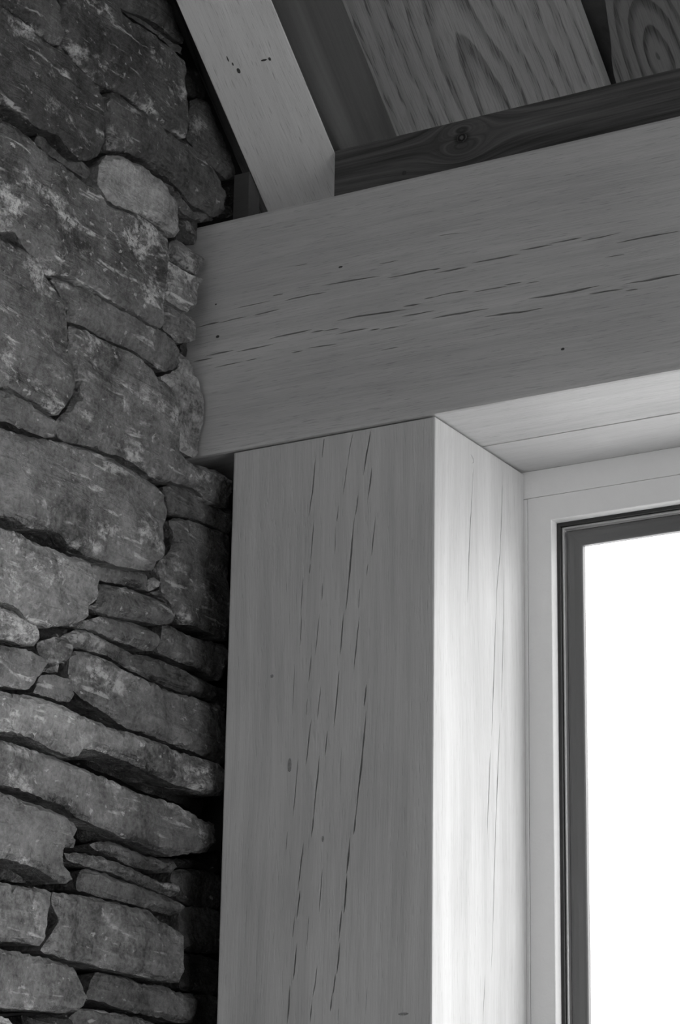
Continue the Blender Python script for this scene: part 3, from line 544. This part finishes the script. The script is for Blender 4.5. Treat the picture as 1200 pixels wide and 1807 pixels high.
pb = obj('post_body', checked_timber((-POST_W, .0012, Z_FLOOR), (0, REVEAL, -.0024), {'front': [(0.00138,0.0127,[(-0.1621,0.0017),(-0.163,-0.0112),(-0.1648,-0.0326)]),(0.00106,0.0107,[(-0.1188,0.0006),(-0.1214,-0.0154),(-0.1241,-0.0255),(-0.1266,-0.0461)]),(0.00098,0.0102,[(-0.1267,-0.0434),(-0.1297,-0.0665),(-0.1327,-0.0875)]),(0.00171,0.0148,[(-0.0932,-0.0),(-0.0957,-0.0196),(-0.0989,-0.0348),(-0.1032,-0.066)]),(0.00138,0.0127,[(-0.0907,-0.0544),(-0.0932,-0.0774),(-0.0962,-0.1016)]),(0.0013,0.0122,[(-0.1737,-0.024),(-0.1761,-0.0487),(-0.1784,-0.0747),(-0.1838,-0.1131)]),(0.00114,0.0112,[(-0.1746,-0.1119),(-0.1769,-0.1402),(-0.179,-0.1709)]),(0.0009,0.0097,[(-0.179,-0.1709),(-0.1804,-0.1862)]),(0.00146,0.0132,[(-0.1105,-0.089),(-0.1125,-0.1082),(-0.1146,-0.1182)]),(0.00195,0.0163,[(-0.1146,-0.1156),(-0.1176,-0.141),(-0.1206,-0.179),(-0.1236,-0.2168),(-0.126,-0.2419)]),(0.00122,0.0117,[(-0.0842,-0.1189),(-0.0866,-0.1429),(-0.0898,-0.1744)]),(0.00082,0.0092,[(-0.0944,-0.1827),(-0.0964,-0.2002)]),(0.0009,0.0097,[(-0.1391,-0.099),(-0.1412,-0.122)]),(0.00066,0.0081,[(-0.1429,-0.1244),(-0.1435,-0.1656)]),(0.00106,0.0107,[(-0.1891,-0.185),(-0.1906,-0.2156),(-0.1917,-0.2418)]),(0.00082,0.0092,[(-0.1607,-0.1991),(-0.1613,-0.2246)]),(0.00098,0.0102,[(-0.1063,-0.2141),(-0.1075,-0.2417)]),(0.00154,0.0138,[(-0.1288,-0.2424),(-0.1306,-0.2649),(-0.1333,-0.2997)]),(0.0013,0.0122,[(-0.1057,-0.2492),(-0.1086,-0.2777),(-0.1129,-0.3209)]),(0.00098,0.0102,[(-0.1912,-0.2369),(-0.1904,-0.2498),(-0.1924,-0.2813)]),(0.0009,0.0097,[(-0.1639,-0.2379),(-0.1667,-0.2655),(-0.1691,-0.2954)]),(0.00114,0.0112,[(-0.1749,-0.291),(-0.1764,-0.3097),(-0.1782,-0.3295)]),(0.00154,0.0138,[(-0.1336,-0.3147),(-0.1363,-0.3467),(-0.1405,-0.3908)]),(0.00154,0.0138,[(-0.0943,-0.3391),(-0.0963,-0.3562),(-0.0977,-0.3683)]),(0.00195,0.0163,[(-0.0939,-0.3687),(-0.0967,-0.4003),(-0.0997,-0.4341),(-0.1033,-0.4676),(-0.1075,-0.5112)]),(0.00098,0.0102,[(-0.1601,-0.3328),(-0.1624,-0.3562),(-0.1645,-0.3784)]),(0.00074,0.0086,[(-0.1792,-0.3469),(-0.1809,-0.3729)]),(0.0013,0.0122,[(-0.1721,-0.3738),(-0.176,-0.3994),(-0.1797,-0.436)]),(0.00114,0.0112,[(-0.1494,-0.3923),(-0.1523,-0.4252)]),(0.00163,0.0143,[(-0.1599,-0.4207),(-0.1631,-0.4547),(-0.1654,-0.4764),(-0.1675,-0.506)]),(0.00098,0.0102,[(-0.1907,-0.4214),(-0.1941,-0.4664),(-0.1971,-0.5015)]),(0.00057,0.0076,[(-0.1989,-0.2969),(-0.2012,-0.3744)]),(0.00057,0.0076,[(-0.1289,-0.4141),(-0.1302,-0.4627)]),(0.00154,0.0138,[(-0.1666,-0.4969),(-0.168,-0.5089),(-0.17,-0.5268)]),(0.00163,0.0143,[(-0.1071,-0.5021),(-0.1085,-0.5164),(-0.1099,-0.5282)]),(0.00195,0.0163,[(-0.1143,-0.5279),(-0.1166,-0.5515),(-0.1189,-0.5751)]),(0.00195,0.0163,[(-0.1184,-0.5751),(-0.1201,-0.5986),(-0.1218,-0.6244)]),(0.00163,0.0143,[(-0.1246,-0.6171),(-0.1269,-0.6404),(-0.1285,-0.6567)]),(0.00171,0.0148,[(-0.1266,-0.6568),(-0.1289,-0.68),(-0.1304,-0.6961)]),(0.00163,0.0143,[(-0.1318,-0.6937),(-0.1342,-0.7121),(-0.1361,-0.7213)]),(0.00146,0.0132,[(-0.1367,-0.7189),(-0.1385,-0.7396)]),(0.0009,0.0097,[(-0.2041,-0.513),(-0.2056,-0.5395)]),(0.00146,0.0132,[(-0.1808,-0.5295),(-0.184,-0.5581),(-0.1874,-0.5901)]),(0.00146,0.0132,[(-0.1844,-0.588),(-0.1861,-0.6081),(-0.1884,-0.6269)]),(0.00114,0.0112,[(-0.1908,-0.6196),(-0.1934,-0.6479)]),(0.00154,0.0138,[(-0.1866,-0.653),(-0.1893,-0.6787),(-0.192,-0.702)]),(0.00179,0.0153,[(-0.1955,-0.7041),(-0.1968,-0.7273),(-0.1983,-0.7528)]),(0.00098,0.0102,[(-0.1525,-0.5606),(-0.1551,-0.5913),(-0.1566,-0.622)]),(0.00082,0.0092,[(-0.1709,-0.621),(-0.1733,-0.6609)]),(0.00114,0.0112,[(-0.1575,-0.6818),(-0.16,-0.7037),(-0.1637,-0.7221)]),(0.00114,0.0112,[(-0.1637,-0.7221),(-0.1663,-0.752)]),(0.00066,0.0081,[(-0.0882,-0.7101),(-0.0898,-0.7489)]),(0.00074,0.0086,[(-0.1262,-0.7333),(-0.128,-0.7539)])], 'right': [(0.00109,0.0112,[(0.098,-0.0223),(0.1063,-0.0252),(0.1076,-0.031),(0.1025,-0.0345)]),(0.00109,0.0112,[(0.1089,-0.0356),(0.105,-0.0504),(0.1013,-0.0884),(0.0975,-0.1261),(0.0939,-0.1695),(0.0902,-0.225)]),(0.00094,0.0102,[(0.1917,-0.0113),(0.188,-0.0691),(0.1823,-0.1329),(0.1729,-0.1847),(0.1687,-0.2435)]),(0.00059,0.0079,[(0.1941,-0.1483),(0.1908,-0.238)]),(0.00109,0.0112,[(0.1708,-0.2157),(0.1667,-0.2621),(0.1626,-0.3124),(0.1571,-0.3846)]),(0.00078,0.0092,[(0.1547,-0.3983),(0.1459,-0.4934)]),(0.00086,0.0097,[(0.1928,-0.2101),(0.1879,-0.2863),(0.1846,-0.3477)]),(0.00094,0.0102,[(0.1806,-0.3596),(0.1746,-0.4162),(0.1685,-0.4899)]),(0.00086,0.0097,[(0.1782,-0.3986),(0.1688,-0.4849),(0.1634,-0.5632),(0.1581,-0.6485),(0.1542,-0.6824)]),(0.00078,0.0092,[(0.1383,-0.6845),(0.1321,-0.7455)]),(0.0007,0.0086,[(0.1528,-0.4038),(0.1436,-0.521)])]}, .0022), M['post'], post)
pb.matrix_parent_inverse = Matrix.Translation((.15, -.127, -Z_FLOOR))
head = obj('head_lining', box_bm((-.30, .1393, .0004), (X_RIGHT - .01, REVEAL + .04, .07), .0012), M['lining'])
tag(head, 'pale oak lining board above the window head behind the beam', 'board')

def knot_bm(c, ax, r, depth, normal):
    """a shallow dished dark knot with a raised rim"""
    bm = bmesh.new(); n = 14; rings = []
    nrm = Vector(normal); a = Vector(ax).normalized(); b = nrm.cross(a)
    for q, h in ((1.25, -.0004), (1.0, .0008), (.72, .0004), (.45, .0007)):
        rings.append([bm.verts.new(Vector(c) + nrm * h * depth + (a * math.cos(t) * r[0] + b * math.sin(t) * r[1]) * q * (1 + .16 * noise.noise(Vector((math.cos(t) * 2, math.sin(t) * 2, q + r[0] * 900)))))
                      for t in [2 * math.pi * k / n for k in range(n)]])
    for A, B2 in zip(rings, rings[1:]):
        for k in range(n): bm.faces.new((A[k], A[(k + 1) % n], B2[(k + 1) % n], B2[k]))
    bm.faces.new(rings[-1]); return bm

for c, rr in [((-0.1414, 0.0, 0.2304), (0.0028, 0.0012)), ((-0.3308, 0.0, 0.1674), (0.0024, 0.0018)), ((-0.3352, 0.0, 0.2151), (0.0013, 0.001)), ((0.1788, 0.0, 0.0552), (0.0022, 0.0015))]:
    obj('knot', knot_bm(c, (1, 0, 0), rr, .5, (0, -1, 0)), M['seam'], beam)
for c, rr in [((-0.2032, 0.0012, -0.4313), (0.0026, 0.008)), ((-0.2323, 0.0012, -0.3134), (0.0024, 0.002)), ((-0.1528, 0.0012, -0.5284), (0.0014, 0.0034)), ((-0.0381, 0.0012, -0.747), (0.006, 0.0015))]:
    k = obj('knot', knot_bm(c, (1, 0, 0), rr, .5, (0, -1, 0)), M['soft_knot'], post)
    k.matrix_parent_inverse = Matrix.Translation((.15, -.127, -Z_FLOOR))

# ------------------------------------------------------------------ rafter, blocking boards, ceiling
XR0, XR1, ZR, RD = -0.3190, -0.1838, 0.4291, 0.1909            # rafter sides, underside height at the blocking face, depth square to the slope
rot = (-SLOPE, 0, 0)
rafter = thing('rafter', 'pale oak rafter sloping down onto the beam beside the stone wall', 'rafter', (0, YP, ZR), rot)
rb = box_bm((XR0, -4.6, 0), (XR1, .42, RD - .001), .0018)
me = bpy.data.meshes.new('rafter_body'); rb.normal_update(); rb.to_mesh(me); rb.free()
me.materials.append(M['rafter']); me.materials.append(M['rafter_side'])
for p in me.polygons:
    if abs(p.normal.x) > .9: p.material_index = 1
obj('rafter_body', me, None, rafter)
for c, r in [((-0.2725, -0.1436, 0.0), (0.0035, 0.0022)), ((-0.2765, -0.1548, 0.0), (0.0022, 0.0009)), ((-0.2807, -0.1635, 0.0), (0.004, 0.0007)), ((-0.2208, -0.1486, 0.0), (0.0022, 0.0017)), ((-0.2295, -0.1491, 0.0), (0.0012, 0.004))]:
    obj('knot', knot_bm(c, (0, 1, 0), r, .8, (0, 0, -1)), M['seam'], rafter)

pl = bmesh.new(); bmesh.ops.create_cone(pl, cap_ends=True, segments=28, radius1=.0150, radius2=.0146, depth=.004)
bmesh.ops.bevel(pl, geom=[e for e in pl.edges if len(e.link_faces) == 2 and e.calc_face_angle(0) > 1], offset=.0006, segments=1, affect='EDGES')
obj('wooden_plug', pl, M['rafter'], rafter, loc=(-0.2657, -0.2570, .0010))
ZB = ZR + .0005
blk = thing('blocking_board', 'dark knotty oak board standing on the beam right of the rafter', 'board', (0, YP, BEAM_H))
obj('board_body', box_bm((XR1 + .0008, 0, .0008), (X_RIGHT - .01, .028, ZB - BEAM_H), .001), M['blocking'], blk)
obj('knot', knot_bm((0, 0, 0), (1, 0, 0), (.0064, .0052), 1.0, (0, -1, 0)), M['knot'], blk, loc=(0.0118, 0, 0.0677))
obj('knot', knot_bm((0, 0, 0), (1, 0, 0), (.003, .0026), 1.0, (0, -1, 0)), M['seam'], blk, loc=(-0.0750, 0, 0.0362))
blk2 = thing('blocking_board', 'short dark board standing on the beam between rafter and stone wall', 'board', (0, YP, BEAM_H))
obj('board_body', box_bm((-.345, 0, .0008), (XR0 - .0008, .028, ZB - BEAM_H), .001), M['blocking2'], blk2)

deck = prism_x([(Y_BACK, roof_z(Y_BACK, .07)), (Y_EAVE, roof_z(Y_EAVE, .07)), (Y_EAVE, roof_z(Y_EAVE, .17)), (Y_BACK, roof_z(Y_BACK, .17))], -.80, X_RIGHT + .15)
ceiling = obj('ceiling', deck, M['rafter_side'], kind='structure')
def board(x0, x1, mat, lift=0.0, th=.022, waney=None):
    """one ceiling board; a waney (bark) left edge follows waney(y)"""
    ys = [-4.9, .60] if waney is None else [-4.9 + .1 * k for k in range(44)] + [-.5 + .02 * k for k in range(56)]
    bm = bmesh.new(); rows = []
    for y in ys:
        xl = x0 + (waney(y) if waney else 0.0)
        rows.append([bm.verts.new(p) for p in ((xl, y, lift), (x1, y, lift), (x1, y, lift + th), (xl - (.006 if waney else 0), y, lift + th))])
    for A, B2 in zip(rows, rows[1:]):
        for k in range(4): bm.faces.new((A[k], A[(k + 1) % 4], B2[(k + 1) % 4], B2[k]))
    bm.faces.new(rows[0]); bm.faces.new(rows[-1])
    bmesh.ops.recalc_face_normals(bm, faces=bm.faces[:])
    if waney is None: bmesh.ops.bevel(bm, geom=bm.edges[:], offset=.0015, segments=2, affect='EDGES')
    o = obj('ceiling_board', bm, mat, ceiling)
    o.matrix_world = Matrix.Translation((0, YP, ZR)) @ Matrix.Rotation(-SLOPE, 4, 'X') @ Matrix.Translation((0, 0, RD))
    return o
def bark_edge(y):
    return .028 * min(1.0, max(0.0, (0.0591 - y) / .13)) + .006 * noise.noise(Vector((y * 9, 1.7, 0))) + .002 * noise.noise(Vector((y * 40, .3, 0)))
BX1 = 0.1413
board(-.79, XR0 + .03, M['board2'])
board(XR0 + .032, BX1, M['board'])
board(BX1 + .010, BX1 + .36, M['board2'], .016, .022, bark_edge)
xx = BX1 + .345
k = 0
while xx < X_RIGHT:
    board(xx, min(X_RIGHT, xx + .31), M['board'] if k % 2 == 0 else M['board2'], 0.0 if k % 2 == 0 else .020); xx += .30; k += 1

# ------------------------------------------------------------------ window
win = bpy.data.objects.new('window_1', None); COL.objects.link(win); win['kind'] = 'structure'
win['label'] = 'tall window in a grey painted frame with dark inner sash'
WX0, WX1, WZ0, WZ1 = .0395, 2.55, -1.98, -.0725         # clear opening of the frame
def swept(prof, closed=False):
    """a mitred rectangular ring: prof = [(inset, y), ...]"""
    bm = bmesh.new(); R = []
    for o, y in prof:
        R.append([bm.verts.new(p) for p in ((WX0 + o, y, WZ0 + o), (WX1 - o, y, WZ0 + o), (WX1 - o, y, WZ1 - o), (WX0 + o, y, WZ1 - o))])
    pairs = list(zip(R, R[1:])) + ([(R[-1], R[0])] if closed else [])
    for A, B2 in pairs:
        for i in range(4): bm.faces.new((A[i], A[(i + 1) % 4], B2[(i + 1) % 4], B2[i]))
    bmesh.ops.recalc_face_normals(bm, faces=bm.faces[:]); return bm
Y0 = REVEAL
obj('window_frame', swept([(-.0345, Y0 + .0006), (-.0008, Y0 + .0006), (0, Y0 + .0014), (0, .2713), (-.0005, .33), (-.0345, .33)], True), M['frame'], win)
obj('packing_strip', box_bm((-.02, Y0, -.0375), (WX1 + .08, .33, .0002), .0006), M['frame'], win)
obj('packing_strip', box_bm((-.02, Y0, -2.05), (.0043, .33, -.0384), .0006), M['frame'], win)
obj('gasket', swept([(.0002, .2714), (.0048, .2714), (.0052, .2722), (.0052, .3), (.0002, .3)], True), M['gasket'], win)
obj('glazing_bead', swept([(.0054, .2765), (.0060, .2755), (.0080, .2755), (.0086, .2765), (.0086, .31), (.0054, .31)], True), M['bead'], win)
obj('sash', swept([(.0102, .2800), (.0125, .2778), (.016, .2778), (.021, .2805), (.027, .2825), (.0300, .2840), (.0312, .2855), (.0312, .2930), (.0102, .2930)], True), M['sash'], win)
gl = bmesh.new(); f = .0306
lo = (WX0 + f, .2866, WZ0 + f); hi = (WX1 - f, .2906, WZ1 - f)
gl.free(); obj('pane', box_bm(lo, hi), M['glass'], win)
